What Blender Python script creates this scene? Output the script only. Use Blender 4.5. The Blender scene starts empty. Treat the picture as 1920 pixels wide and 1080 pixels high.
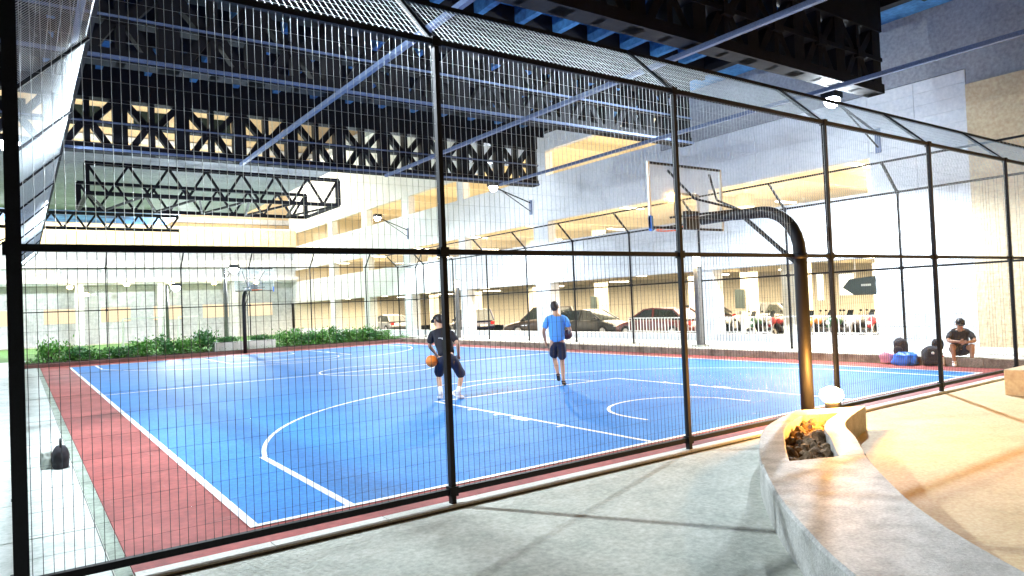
import bpy, bmesh, math, random
import numpy as np
from mathutils import Vector, Matrix, noise
random.seed(7)
ORD = 'first second third fourth fifth sixth seventh eighth ninth tenth eleventh twelfth thirteenth fourteenth fifteenth'.split()
R = math.radians
S = bpy.context.scene
C = S.collection

# ------------------------------------------------------------------ camera, world, exposure
cam = bpy.data.objects.new('camera', bpy.data.cameras.new('camera')); C.objects.link(cam)
yaw, pitch, roll = 0.6144480, 0.0230609, -0.0417591
f = Vector((math.sin(yaw)*math.cos(pitch), math.cos(yaw)*math.cos(pitch), math.sin(pitch)))
r = Vector((math.cos(yaw), -math.sin(yaw), 0)); u = r.cross(f)
r2 = math.cos(roll)*r + math.sin(roll)*u; u2 = -math.sin(roll)*r + math.cos(roll)*u
M = Matrix.Identity(4)
for i in range(3):
    M[i][0], M[i][1], M[i][2] = r2[i], u2[i], -f[i]
M[0][3], M[1][3], M[2][3] = -1.67312, -6.51655, 1.88056
cam.matrix_world = M
cam.data.sensor_width = 36; cam.data.lens = 36*1309.307/1920
cam.data.clip_start = 0.05; cam.data.clip_end = 2000
S.camera = cam

W = bpy.data.worlds.new('World'); S.world = W; W.use_nodes = True
wn = W.node_tree; bg = wn.nodes['Background']
sky = wn.nodes.new('ShaderNodeTexSky'); sky.sky_type = 'NISHITA'; sky.sun_disc = False
sky.sun_elevation = R(-4); sky.sun_rotation = R(200)
wn.links.new(sky.outputs[0], bg.inputs[0]); bg.inputs[1].default_value = 0.1
sun = bpy.data.objects.new('sun', bpy.data.lights.new('sun', 'SUN')); C.objects.link(sun)
sun.data.energy = 0.01; sun.data.angle = R(0.5); sun.data.color = (1, .95, .88)
sun.rotation_euler = (R(60), 0, R(200))
S.view_settings.view_transform = 'Standard'; S.view_settings.look = 'None'
S.view_settings.exposure = 0.36; S.view_settings.gamma = 1
S.cycles.max_bounces = 6; S.cycles.diffuse_bounces = 3; S.cycles.glossy_bounces = 3
S.cycles.transmission_bounces = 4; S.cycles.transparent_max_bounces = 12
S.cycles.sample_clamp_indirect = 6; S.cycles.caustics_reflective = False; S.cycles.caustics_refractive = False
S.cycles.use_denoising = True

COOL = (.80, .91, 1.0); WARM = (1.0, .82, .56); ORANGE = (1.0, .42, .07)

# ------------------------------------------------------------------ materials
def mat(name, col, rough=.6, metal=0, var=0, scale=8, bump=0, bscale=60, col2=None, emit=None, alpha=None, spec=None, coat=0, stretch=None):
    m = bpy.data.materials.new(name); m.use_nodes = True
    nt = m.node_tree; b = nt.nodes['Principled BSDF']
    b.inputs['Base Color'].default_value = (*col, 1); b.inputs['Roughness'].default_value = rough
    b.inputs['Metallic'].default_value = metal
    if spec is not None: b.inputs['Specular IOR Level'].default_value = spec
    if coat: b.inputs['Coat Weight'].default_value = coat; b.inputs['Coat Roughness'].default_value = .16 if coat < .5 else .08
    if alpha is not None: b.inputs['Alpha'].default_value = alpha
    if emit:
        b.inputs['Emission Color'].default_value = (*emit[0], 1); b.inputs['Emission Strength'].default_value = emit[1]
    if var or bump:
        tc = nt.nodes.new('ShaderNodeTexCoord'); mp = nt.nodes.new('ShaderNodeMapping')
        g = nt.nodes.new('ShaderNodeNewGeometry')
        nt.links.new(g.outputs['Position'], mp.inputs[0])
        if stretch: mp.inputs['Scale'].default_value = stretch
    if var:
        n = nt.nodes.new('ShaderNodeTexNoise'); n.inputs['Scale'].default_value = scale
        n.inputs['Detail'].default_value = 6; n.inputs['Roughness'].default_value = .65
        nt.links.new(mp.outputs[0], n.inputs['Vector'])
        rp = nt.nodes.new('ShaderNodeValToRGB')
        c2 = col2 if col2 else tuple(max(0, c*(1-var)) for c in col)
        rp.color_ramp.elements[0].position = .33; rp.color_ramp.elements[0].color = (*c2, 1)
        rp.color_ramp.elements[1].position = .62; rp.color_ramp.elements[1].color = (*col, 1)
        nt.links.new(n.outputs['Fac'], rp.inputs[0])
        n2 = nt.nodes.new('ShaderNodeTexNoise'); n2.inputs['Scale'].default_value = scale*13; n2.inputs['Detail'].default_value = 3
        nt.links.new(mp.outputs[0], n2.inputs['Vector'])
        mx = nt.nodes.new('ShaderNodeMix'); mx.data_type = 'RGBA'; mx.blend_type = 'OVERLAY'; mx.inputs[0].default_value = .5
        nt.links.new(rp.outputs[0], mx.inputs[6]); nt.links.new(n2.outputs['Fac'], mx.inputs[7])
        nt.links.new(mx.outputs[2], b.inputs['Base Color'])
        mr = nt.nodes.new('ShaderNodeMapRange'); mr.inputs['To Min'].default_value = min(1, rough+.12); mr.inputs['To Max'].default_value = max(.02, rough-.1)
        nt.links.new(n.outputs['Fac'], mr.inputs['Value']); nt.links.new(mr.outputs[0], b.inputs['Roughness'])
    if bump:
        nb = nt.nodes.new('ShaderNodeTexNoise'); nb.inputs['Scale'].default_value = bscale; nb.inputs['Detail'].default_value = 5
        nt.links.new(mp.outputs[0], nb.inputs['Vector'])
        bp = nt.nodes.new('ShaderNodeBump'); bp.inputs['Strength'].default_value = bump; bp.inputs['Distance'].default_value = .01
        nt.links.new(nb.outputs['Fac'], bp.inputs['Height']); nt.links.new(bp.outputs[0], b.inputs['Normal'])
    return m

def glow(name, col, s):
    m = bpy.data.materials.new(name); m.use_nodes = True; nt = m.node_tree
    nt.nodes.remove(nt.nodes['Principled BSDF']); e = nt.nodes.new('ShaderNodeEmission')
    e.inputs[0].default_value = (*col, 1); e.inputs[1].default_value = s
    nt.links.new(e.outputs[0], nt.nodes['Material Output'].inputs[0]); return m

m_blue = mat('blue_acrylic', (.010, .180, .52), .6, var=.3, scale=1.3, bump=.08, bscale=160, col2=(.008, .155, .46), spec=.22)
def scuff(m, amount, col):
    nt = m.node_tree; b = nt.nodes['Principled BSDF']; src = b.inputs['Base Color'].links[0].from_socket
    g = nt.nodes.new('ShaderNodeNewGeometry'); last = src
    for k, (sx, sy, rot, lo, hi) in enumerate(((3.2, .35, .5, .60, .72), (.3, 2.6, -.3, .62, .74), (9, 9, 0, .66, .74))):
        mp = nt.nodes.new('ShaderNodeMapping'); mp.inputs['Scale'].default_value = (sx, sy, 1); mp.inputs['Rotation'].default_value = (0, 0, rot); mp.inputs['Location'].default_value = (k*7, k*3, 0)
        n = nt.nodes.new('ShaderNodeTexNoise'); n.inputs['Scale'].default_value = 1.6; n.inputs['Detail'].default_value = 7; n.inputs['Roughness'].default_value = .7
        mr = nt.nodes.new('ShaderNodeMapRange'); mr.inputs['From Min'].default_value = lo; mr.inputs['From Max'].default_value = hi; mr.inputs['To Max'].default_value = amount
        mx = nt.nodes.new('ShaderNodeMix'); mx.data_type = 'RGBA'
        c = col if k < 2 else tuple(v*.25 for v in col)
        mx.inputs[7].default_value = (*c, 1)
        nt.links.new(g.outputs['Position'], mp.inputs[0]); nt.links.new(mp.outputs[0], n.inputs['Vector']); nt.links.new(n.outputs['Fac'], mr.inputs['Value'])
        nt.links.new(mr.outputs[0], mx.inputs[0]); nt.links.new(last, mx.inputs[6]); last = mx.outputs[2]
    nt.links.new(last, b.inputs['Base Color'])
scuff(m_blue, .2, (.07, .24, .50))
m_red = mat('red_acrylic', (.36, .068, .058), .65, var=.4, scale=.9, bump=.25, bscale=160, col2=(.20, .034, .030), spec=.3)
m_line = mat('white_line_paint', (.86, .88, .88), .42, var=.12, scale=5)
scuff(m_red, .35, (.40, .22, .20)); scuff(m_line, .5, (.35, .42, .55))
m_conc = mat('pale_concrete', (.56, .57, .50), .8, var=.25, scale=2.0, bump=.5, bscale=60, col2=(.43, .46, .40))
scuff(m_conc, .45, (.34, .36, .31))
m_path = mat('side_path_concrete', (.62, .66, .62), .7, var=.3, scale=1.7, bump=.3, bscale=40, col2=(.43, .48, .44))
m_tan = mat('tan_paving', (.74, .57, .32), .7, var=.2, scale=2.5, bump=.3, bscale=60, col2=(.66, .50, .27))
m_kerb = mat('pale_kerb_concrete', (.68, .68, .62), .75, var=.2, scale=3, bump=.3)
m_dirty = mat('stained_kerb', (.42, .38, .30), .8, var=.5, scale=2.6, bump=.4, col2=(.17, .14, .10))
m_joint = mat('dark_joint', (.05, .055, .045), .9)
m_granite = mat('grey_granite', (.50, .505, .48), .62, var=.35, scale=3.5, bump=.6, bscale=90, col2=(.30, .305, .285))
scuff(m_granite, .5, (.30, .27, .22)); scuff(m_tan, .35, (.48, .36, .2))
m_fence = mat('dark_fence_paint', (.009, .010, .013), .55, var=.2, scale=9, spec=.2)
m_wire_lit = mat('galvanised_wire_painted_lit', (.42, .46, .47), .3, metal=.65, spec=.8)  # paler copy of the same wire, lamplight on it painted into the colour
m_wire = mat('galvanised_wire', (.10, .115, .12), .26, metal=.6, spec=.8)
m_white = mat('white_cladding', (.74, .76, .79), .6, var=.1, scale=.8, col2=(.64, .66, .69))
m_wallgrey = mat('grey_render', (.36, .37, .40), .8, var=.2, scale=.8)
m_beige = mat('beige_render', (.70, .56, .36), .8, var=.15, scale=.9, bump=.2)
m_inner = mat('cream_garage_paint', (.85, .79, .64), .7, var=.1, scale=.6)
m_innerfloor = mat('garage_floor', (.40, .37, .30), .5, var=.2, scale=1.2)
m_truss = mat('dark_steel', (.004, .004, .008), .65, var=.2, scale=4, spec=.25)
m_deck = mat('roof_deck_painted_glow', (.07, .24, .50), .7, var=.6, scale=.7, col2=(.012, .04, .13), spec=.3)  # blue raised to imitate sky glow between the trusses
m_beam = mat('blue_grey_beam', (.12, .17, .30), .45, var=.2, scale=3)
m_black = mat('black_plastic', (.008, .008, .011), .55, spec=.3)
m_blackcloth = mat('black_fabric', (.016, .015, .022), .85, bump=.3, bscale=120)
m_navy = mat('navy_shorts_fabric', (.010, .014, .040), .8, bump=.3, bscale=90)
m_skin = mat('skin', (.58, .33, .21), .5, var=.12, scale=9)
m_skin2 = mat('tanned_skin', (.50, .27, .16), .5, var=.12, scale=9)
m_hair = mat('dark_hair', (.02, .012, .010), .55)
m_bluetee = mat('sky_blue_fabric', (.10, .36, .85), .8, bump=.35, bscale=25)
m_whitecloth = mat('white_fabric', (.8, .8, .8), .8)
m_ball = mat('orange_basketball', (.80, .22, .02), .5, bump=.3, bscale=300)
m_darkball = mat('maroon_basketball', (.10, .025, .03), .5)
m_orangerim = mat('orange_rim_paint', (.75, .13, .02), .4)
m_glass = mat('clear_backboard', (.75, .9, .9), .06, alpha=.16)
m_bag = mat('blue_bag_fabric', (.01, .16, .75), .45, bump=.6, bscale=18)
m_pink = mat('pink_cloth', (.75, .32, .38), .8)
m_leaf = mat('green_leaf', (.05, .22, .035), .45, var=.6, scale=9, col2=(.02, .10, .03))
m_leaf2 = mat('bright_green_leaf', (.13, .36, .05), .45, var=.5, scale=9, col2=(.05, .2, .03))
m_soil = mat('soil', (.07, .05, .03), .95, bump=.5)
m_grass = mat('grass', (.12, .27, .07), .9, var=.4, scale=1.5)
m_rock = mat('brown_rock', (.34, .22, .12), .85, var=.6, scale=12, bump=.6, col2=(.06, .04, .02))
m_rail = mat('white_railing_paint', (.75, .75, .72), .5)
m_tyre = mat('tyre_rubber', (.015, .015, .015), .85)
m_rim = mat('alloy_rim', (.5, .5, .5), .3, metal=.8)
m_carglass = mat('dark_car_glass', (.02, .028, .026), .08, spec=.8)
m_lampglass = mat('lamp_glass', (.8, .8, .75), .15)
m_tail = mat('red_lamp_glass', (.5, .02, .02), .2)
m_plate = mat('number_plate', (.8, .8, .75), .5)
m_post = mat('grey_lamp_column', (.13, .125, .12), .5, var=.2)
m_signdark = mat('dark_green_sign', (.035, .055, .05), .5)
m_signwhite = mat('sign_white', (.8, .82, .75), .5)
m_farwall = mat('far_grey_wall', (.60, .62, .64), .8, var=.2, scale=.3)
m_farwhite = mat('far_white_wall', (.62, .64, .66), .8, var=.1, scale=.4)
m_flood = glow('floodlight_lens', COOL, 120)
m_tube = glow('fluorescent_tube', (1, .86, .62), 14)
m_orangelens = glow('orange_uplight_lens', (1.0, .50, .12), 220)
m_postlens = glow('warm_lamp_head', (1, .9, .66), 14)

# ------------------------------------------------------------------ helpers
class MB:
    def __init__(s): s.v = []; s.f = []
    def add(s, v, f):
        n = len(s.v); s.v += [tuple(p) for p in v]; s.f += [tuple(i+n for i in q) for q in f]; return s
    def box(s, x0, x1, y0, y1, z0, z1):
        v = [(x, y, z) for z in (z0, z1) for y in (y0, y1) for x in (x0, x1)]
        return s.add(v, [(0, 2, 3, 1), (4, 5, 7, 6), (0, 1, 5, 4), (2, 6, 7, 3), (0, 4, 6, 2), (1, 3, 7, 5)])
    def bar(s, a, b, w, h=None, up=(0, 0, 1)):
        a, b = Vector(a), Vector(b); h = h or w; d = (b-a).normalized(); up = Vector(up)
        if abs(d.dot(up)) > .99: up = Vector((0, 1, 0))
        x = d.cross(up).normalized()*w/2; y = x.cross(d).normalized()*h/2
        v = [p+i*x+j*y for p in (a, b) for i, j in ((-1, -1), (1, -1), (1, 1), (-1, 1))]
        return s.add(v, [(0, 1, 2, 3), (7, 6, 5, 4), (0, 4, 5, 1), (1, 5, 6, 2), (2, 6, 7, 3), (3, 7, 4, 0)])
    def tube(s, pts, rad, n=10, caps=True):
        pts = [Vector(p) for p in pts]; N = len(pts)
        rad = rad if isinstance(rad, (list, tuple)) else [rad]*N
        v = []; prev = None
        for i, p in enumerate(pts):
            d = (pts[min(i+1, N-1)]-pts[max(i-1, 0)]).normalized()
            if prev is None:
                x = d.cross(Vector((0, 0, 1)))
                if x.length < .05: x = d.cross(Vector((0, 1, 0)))
            else: x = prev - d*prev.dot(d)
            x.normalize(); prev = x; y = d.cross(x)
            for k in range(n):
                a = 2*math.pi*k/n; v.append(p+rad[i]*(math.cos(a)*x+math.sin(a)*y))
        fc = [(i*n+k, i*n+(k+1) % n, (i+1)*n+(k+1) % n, (i+1)*n+k) for i in range(N-1) for k in range(n)]
        if caps: fc += [tuple(range(n))[::-1], tuple(range((N-1)*n, N*n))]
        return s.add(v, fc)
    def quad(s, *p): return s.add(p, [tuple(range(len(p)))])
    def prism(s, poly, z0, z1):
        n = len(poly); v = [(x, y, z0) for x, y in poly]+[(x, y, z1) for x, y in poly]
        return s.add(v, [tuple(range(n))[::-1], tuple(range(n, 2*n))]+[(i, (i+1) % n, n+(i+1) % n, n+i) for i in range(n)])
    def mesh(s, name, m, smooth=False):
        me = bpy.data.meshes.new(name); me.from_pydata(s.v, [], s.f); me.materials.append(m)
        if smooth: me.polygons.foreach_set('use_smooth', [True]*len(me.polygons))
        me.update(); return me
    def obj(s, name, m, parent=None, smooth=False, loc=(0, 0, 0), rot=(0, 0, 0)):
        return link(name, s.mesh(name, m, smooth), parent, loc, rot)

def link(name, me, parent=None, loc=(0, 0, 0), rot=(0, 0, 0)):
    o = bpy.data.objects.new(name, me); C.objects.link(o); o.parent = parent; o.location = loc; o.rotation_euler = rot; return o
def tag(o, label=None, cat=None, group=None, kind=None):
    if label: o['label'] = label
    if cat: o['category'] = cat
    if group: o['group'] = group
    if kind: o['kind'] = kind
    return o
def thing(name, label, cat, loc=(0, 0, 0), rz=0, group=None):
    return tag(link(name, None, None, loc, (0, 0, rz)), label, cat, group)
def struct(o): o['kind'] = 'structure'; return o
def copy_tree(o, parent=None):
    c = o.copy(); C.objects.link(c); c.parent = parent
    for ch in list(o.children): copy_tree(ch, c)
    return c
def bevel(o, w=.01, seg=2):
    b = o.modifiers.new('bevel', 'BEVEL'); b.width = w; b.segments = seg; b.limit_method = 'ANGLE'; return o
def lamp(name, kind, loc, power, col, parent=None, size=.1, target=None, angle=None, blend=.6):
    l = bpy.data.lights.new(name, kind); l.energy = power; l.color = col
    if kind == 'AREA': l.shape = 'RECTANGLE'; l.size, l.size_y = size
    else: l.shadow_soft_size = size
    if angle: l.spot_size = R(angle); l.spot_blend = blend
    o = link(name, l, parent, loc)
    if target is not None:
        o.rotation_euler = (Vector(target)-Vector(loc)).to_track_quat('-Z', 'Y').to_euler()
    return o

# ------------------------------------------------------------------ ground, court
struct(MB().box(-150, 150, -60, 200, -.35, -.02).obj('ground', m_conc))
struct(MB().box(-1.02, 16.06, -.56, 29.6, -.05, 0).obj('court_border', m_red))
struct(MB().box(0, 15, 0, 28, .0005, .004).obj('court_surface', m_blue))
ln = MB(); Z0, Z1 = .0045, .008
def strip(x0, x1, y0, y1): ln.box(x0, x1, y0, y1, Z0, Z1)
def arc(cx, cy, rad, a0, a1, n=64, w=.05, sy=1):
    for i in range(n):
        a, b = a0+(a1-a0)*i/n, a0+(a1-a0)*(i+1)/n
        p = lambda t, q: (cx+q*math.cos(t), cy+sy*q*math.sin(t), Z1)
        ln.quad(p(a, rad-w), p(a, rad), p(b, rad), p(b, rad-w)) if sy > 0 else ln.quad(p(b, rad-w), p(b, rad), p(a, rad), p(a, rad-w))
strip(-.05, .03, 0, 28); strip(14.97, 15.05, 0, 28); strip(-.05, 15.05, -.07, 0); strip(-.05, 15.05, 28, 28.05)
strip(.03, 14.97, 13.975, 14.025)
arc(7.5, 14, 1.8, 0, 2*math.pi)
for sy, y0 in ((1, 0), (-1, 28)):
    g = lambda a, b: (min(y0+sy*a, y0+sy*b), max(y0+sy*a, y0+sy*b))
    for x in (5.05, 9.95): strip(x-.03, x+.03, *g(.0, 5.8))
    strip(5.02, 9.98, *g(5.77, 5.83))
    for x in (.9, 14.1): strip(x-.04, x+.04, *g(0, 2.99))
    t0 = math.asin((2.99-1.575)/6.75)
    arc(7.5, y0+sy*1.575, 6.75, t0, math.pi-t0, 90, .06, sy)
    arc(7.5, y0+sy*1.575, 1.30, 0, math.pi, 40, .06, sy)
    for x in (6.2, 8.76): strip(x, x+.05, *g(1.2, 1.575))
    arc(7.5, y0+sy*5.8, 1.8, 0, math.pi, 48, .05, sy)
    for x, s2 in ((5.02, -1), (9.98, 1)):
        for yy in (1.75, 2.6, 3.45, 4.3):
            strip(min(x, x+s2*.12), max(x, x+s2*.12), *g(yy, yy+(.4 if yy == 2.6 else .06)))
struct(ln.obj('court_markings', m_line))
# near kerb and dark joint; kerbstones
kb = MB().box(-1.02, 17.9, -.78, -.745, -.03, -.012).obj('kerb_joint', m_joint); struct(kb)
near_kerb = struct(MB().box(-1.3, 17.9, -.73, -.575, -.06, -.026).obj('kerb', m_joint))
ks = MB().box(.004, .996, -.74, -.565, -.025, .003).mesh('kerbstone', m_kerb)
for i in range(19): link('kerbstone', ks, near_kerb, (-1.02+i, 0, 0))
# left side path with gutter
struct(MB().box(-1.13, -1.025, -.56, 29.6, -.058, -.012).obj('gutter', mat('mossy_gutter', (.36, .42, .34), .8, var=.5, scale=3)))
pth = struct(MB().box(-3.4, -1.14, -6, 60, -.059, -.012).obj('side_path', m_joint))
for i in range(28):
    MB().box(-3.39, -1.15, i*1.5-4.99, i*1.5-3.51, -.03, -.004+.004*random.random()).obj('path_slab', m_path, pth)
# right kerb and ledge
rk = struct(MB().box(16.10, 20, -.7, 33, -.06, .16).obj('ledge', m_kerb))
ks2 = MB().box(16.062, 16.42, .006, .994, -.04, .2).mesh('kerbstone', m_dirty)
for i in range(31): link('kerbstone', ks2, rk, (0, -.7+i, .0))
# far kerb + planting bed
fk = struct(MB().box(-1.6, 17.6, 29.95, 30.05, -.06, .1).obj('bed_edge', m_joint))
ks3 = MB().box(.006, .994, 29.62, 29.94, -.05, .14).mesh('kerbstone', mat('red_brown_kerb', (.20, .09, .08), .8, var=.3, scale=3))
for i in range(18): link('kerbstone', ks3, fk, (-1.6+i, 0, 0))
struct(MB().box(-1.6, 17.6, 30.06, 31.6, -.05, .16).obj('planting_bed', m_soil))
struct(MB().box(-28, 19.5, 33, 59, -.055, -.008).obj('grass_field', m_grass))
# tan paving to the right of the curved wall
struct(MB().prism([(7.35, -.80), (5.55, -2.4), (4.2, -3.35), (2.7, -4.9), (1.2, -7), (0, -14), (40, -14), (40, -.80)], -.059, -.012).obj('paving', m_tan))

# ------------------------------------------------------------------ curved granite wall with a lamp pit
def smooth_pts(p, n=8):
    out = []
    for i in range(len(p)-1):
        a, b, c, d = (Vector(p[max(i-1, 0)]), Vector(p[i]), Vector(p[i+1]), Vector(p[min(i+2, len(p)-1)]))
        for k in range(n):
            t = k/n; out.append(.5*((2*b)+(c-a)*t+(2*a-5*b+4*c-d)*t*t+(3*b-a-3*c+d)*t**3))
    return out+[Vector(p[-1])]
left = smooth_pts([(6.75, -1.02), (5.5, -1.43), (4.25, -2.22), (3.26, -3.05), (2.6, -3.72), (2.05, -4.38), (1.2, -5.7), (.6, -7.4), (.3, -9.5)])
right = smooth_pts([(7.62, -1.50), (6.35, -1.93), (5.62, -2.45), (4.9, -2.95), (4.25, -3.45), (3.5, -4.1), (2.83, -4.88), (2.1, -6.0), (1.7, -7.6), (1.5, -9.5)])
def resample(p, n):
    L = [0]
    for a, b in zip(p, p[1:]): L.append(L[-1]+(b-a).length)
    out = []
    for k in range(n):
        t = L[-1]*k/(n-1); i = max(j for j in range(len(L)) if L[j] <= t+1e-9); i = min(i, len(p)-2)
        out.append(p[i]+(p[i+1]-p[i])*((t-L[i])/(L[i+1]-L[i])))
    return out
NW = 64
LL, RR = resample(left, NW), resample(right, NW)
HW = .31
cw = thing('low_wall', 'curved low grey granite wall with a rock pit in its top, right foreground', 'wall')
def wall_piece(i0, i1, nm='coping_stone', pit=False):
    v = []; fcs = []; t = .022
    for i in range(i0, i1+1):
        a, b = LL[i], RR[i]; d = (b-a).normalized()
        a2, b2 = a+d*t, b-d*t
        prof = [(a, -.2), (a, HW-t), (a2, HW), (b2, HW), (b, HW-t), (b, -.2)]
        v += [(p.x, p.y, z) for p, z in prof]
    n = i1-i0
    for i in range(n):
        for k in range(5):
            q = (i*6+k, (i+1)*6+k, (i+1)*6+k+1, i*6+k+1)
            fcs.append(q)
    fcs += [tuple(range(6)), tuple(range(n*6, n*6+6))[::-1]]
    return MB().add(v, fcs).obj(nm, m_granite, cw)
# pit occupies pieces i0..i1 along the wall between two lateral bands
def at(i, s):
    return LL[i]+(RR[i]-LL[i])*s
pit0, pit1 = 3, 18
def band(i0, i1, s0, s1, z0=-.2, z1=HW, nm='coping_stone', m=None):
    v = []; fc = []
    for i in range(i0, i1+1):
        a, b = at(i, s0), at(i, s1)
        v += [(a.x, a.y, z0), (a.x, a.y, z1), (b.x, b.y, z1), (b.x, b.y, z0)]
    for i in range(i1-i0):
        for k in range(4): fc.append((i*4+k, (i+1)*4+k, (i+1)*4+(k+1) % 4, i*4+(k+1) % 4))
    n = i1-i0; fc += [(0, 1, 2, 3), (n*4+3, n*4+2, n*4+1, n*4)]
    return bevel(MB().add(v, fc).obj(nm, m or m_granite, cw), .012)
band(pit0, pit1, 0, .27); band(pit0, pit1, .74, 1)
band(0, pit0, 0, 1)
prev = pit1
for nxt in (26, 38, 50, NW-1):
    wall_piece(prev, nxt); prev = nxt
band(pit0, pit1, .275, .735, -.2, .07, 'pit_floor', m_soil)
pc = [at(i, s) for i in range(pit0+1, pit1) for s in (.35, .45, .55, .66)]
rng = random.Random(3)
rocks = thing('rock_pile', 'brown rocks lit orange inside the pit of the granite wall', 'rocks')
def rock_mesh(seed, sc=(1, 1, 1), sub=2, amp=.35, nm='rock', m=None):
    bm = bmesh.new(); bmesh.ops.create_icosphere(bm, subdivisions=sub, radius=1)
    o = Vector((seed*3.1, seed*1.7, seed))
    for v in bm.verts:
        k = 1+amp*noise.noise(v.co*1.3+o); v.co = Vector((v.co.x*sc[0], v.co.y*sc[1], v.co.z*sc[2]))*k
    me = bpy.data.meshes.new(nm); bm.to_mesh(me); bm.free(); me.materials.append(m or m_rock); return me
rks = [rock_mesh(s, (1, .8, .7), 2, .6) for s in range(4)]
for q in pc:
    o = link('rock', rng.choice(rks), rocks, (q.x+rng.uniform(-.05, .05), q.y+rng.uniform(-.05, .05), .12+rng.uniform(0, .07)), (rng.random()*6, rng.random()*6, rng.random()*6))
    o.scale = (rng.uniform(.06, .11),)*3
# orange uplight beside the pole
ul = thing('uplight', 'glowing orange uplight at the foot of the near hoop pole', 'lamp', (7.28, -1.22, HW))
MB().tube([(0, 0, -.04), (0, 0, .07)], [.085, .095], 16).obj('housing', m_black, ul, True)
MB().tube([(0, 0, .072), (0, 0, .14), (0, 0, .22), (0, 0, .27)], [.09, .15, .14, .05], 16).obj('lens', m_orangelens, ul, True)
lamp('lamp_light', 'POINT', (-.06, -.02, .36), 190, ORANGE, ul, .08)
lamp('lamp_light', 'POINT', (-.9, -.55, .06), 80, ORANGE, ul, .06)  # added unseen light inside the pit, brightens the rocks
# block at the right corner
bl = bevel(MB().box(12.0, 15.5, -2.6, -1.55, -.06, .42).obj('stone_block', m_beige), .02)
tag(bl, 'low beige stone block at the right edge outside the fence', 'block')

# ------------------------------------------------------------------ fences
PITCH, FH, MIDR, BOTR = 3.37, 4.45, 2.41, .12
def rod_grid(a, b, z0, z1, dx=.0615, dz=.155, w=.0023, h=.0009):
    """welded mesh between points a,b (xy) from z0 to z1"""
    mb = MB(); a, b = Vector(a), Vector(b); L = (b-a).length; d = (b-a)/L; n = Vector((-d.y, d.x))
    k = int(L/dx)
    for i in range(1, k+1):
        p = a+d*(i*L/(k+1)); mb.tube([(p.x, p.y, z0), (p.x, p.y, z1)], w, 6, False)
    z = z0
    q = n*w*.9
    while z < z1:
        mb.tube([(a.x+q.x, a.y+q.y, z), (b.x+q.x, b.y+q.y, z)], h, 6, False); z += dz
    return mb
def over_grid(a, b, inn, z0, reach=.75, rise=.72, dx=.0615, dz=.155, w=.0026):
    mb = MB(); a, b = Vector(a), Vector(b); L = (b-a).length; d = (b-a)/L; inn = Vector(inn)
    k = int(L/dx)
    for i in range(0, k+2):
        p = a+d*(i*L/(k+1)); e = p+inn*reach
        mb.tube([(p.x, p.y, z0), (e.x, e.y, z0+rise)], w, 6, False)
    for j in range(1, 7):
        t = j/7; e = inn*reach*t; mb.tube([(a.x+e.x, a.y+e.y, z0+rise*t), (b.x+e.x, b.y+e.y, z0+rise*t)], w*.6, 6, False)
    return mb
def fence(label, a, d, n, inn, base=-.06, gap=None, pw=.062, bright=False):
    f_ = thing('fence', label, 'fence', (a[0], a[1], 0))
    A = Vector((0, 0)); d = Vector(d); E = d*(PITCH*n)
    pm = MB().bar((0, 0, base), (0, 0, FH+.02), pw, pw*.8, (d.x, d.y, 0)).mesh('post', m_fence)
    bpm = MB().box(-.075, .075, -.07, .07, -.012, 0).add([(q*.045+(.006 if k else -.006), w*.04, .016) for q in (-1, 1) for w in (-1, 1) for k in (0, 1)], []).mesh('base_plate', m_fence)
    clm = MB().box(-.045, .045, -.042, .042, -.045, .045).mesh('clamp', m_fence)
    i_ = Vector(inn)
    sm = MB().bar((0, 0, FH-.02), (i_.x*.77, i_.y*.77, FH+.74), .055).mesh('strut', m_fence)
    for i in range(n+1):
        p = d*(PITCH*i)
        link('post', pm, f_, (p.x, p.y, 0)); link('strut', sm, f_, (p.x, p.y, 0))
        link('base_plate', bpm, f_, (p.x, p.y, base+.062))
        for z in (BOTR, MIDR, FH): link('clamp', clm, f_, (p.x, p.y, z))
    for z, w in ((BOTR, .055), (MIDR, .05), (FH, .055)):
        MB().bar((0, 0, z), (E.x, E.y, z), w).obj('rail', m_fence, f_)
    MB().bar((i_.x*.76, i_.y*.76, FH+.735), (E.x+i_.x*.76, E.y+i_.y*.76, FH+.735), .05).obj('rail', m_fence, f_)
    o = rod_grid(A, E, BOTR, MIDR).obj('wire_mesh', m_wire, f_, True); o['kind'] = 'stuff'
    o = rod_grid(A, E, MIDR, FH).obj('wire_mesh', m_wire_lit if bright else m_wire, f_, True); o['kind'] = 'stuff'  # upper panel coloured as if lit more strongly than the lower one
    o = over_grid(A, E, i_, FH).obj('overhang_mesh', m_wire_lit, f_, True); o['kind'] = 'stuff'
    return f_
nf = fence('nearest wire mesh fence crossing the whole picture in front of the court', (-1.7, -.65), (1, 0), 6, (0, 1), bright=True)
MB().box(-.045, .045, -.045, .045, -.06, FH+.05).obj('corner_post', m_fence, nf)
fence('wire mesh fence seen edge on along the left side of the court', (-1.72, -.57), (0, 1), 10, (1, 0), pw=.05)
fence('wire mesh fence on the far right ledge in front of the white parking building', (17.6, -.65), (0, 1), 10, (-1, 0), base=.16, pw=.06)
fence('wire mesh fence at the far end behind the planting bed', (-1.6, 32.6), (1, 0), 6, (0, -1), pw=.06)

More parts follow.
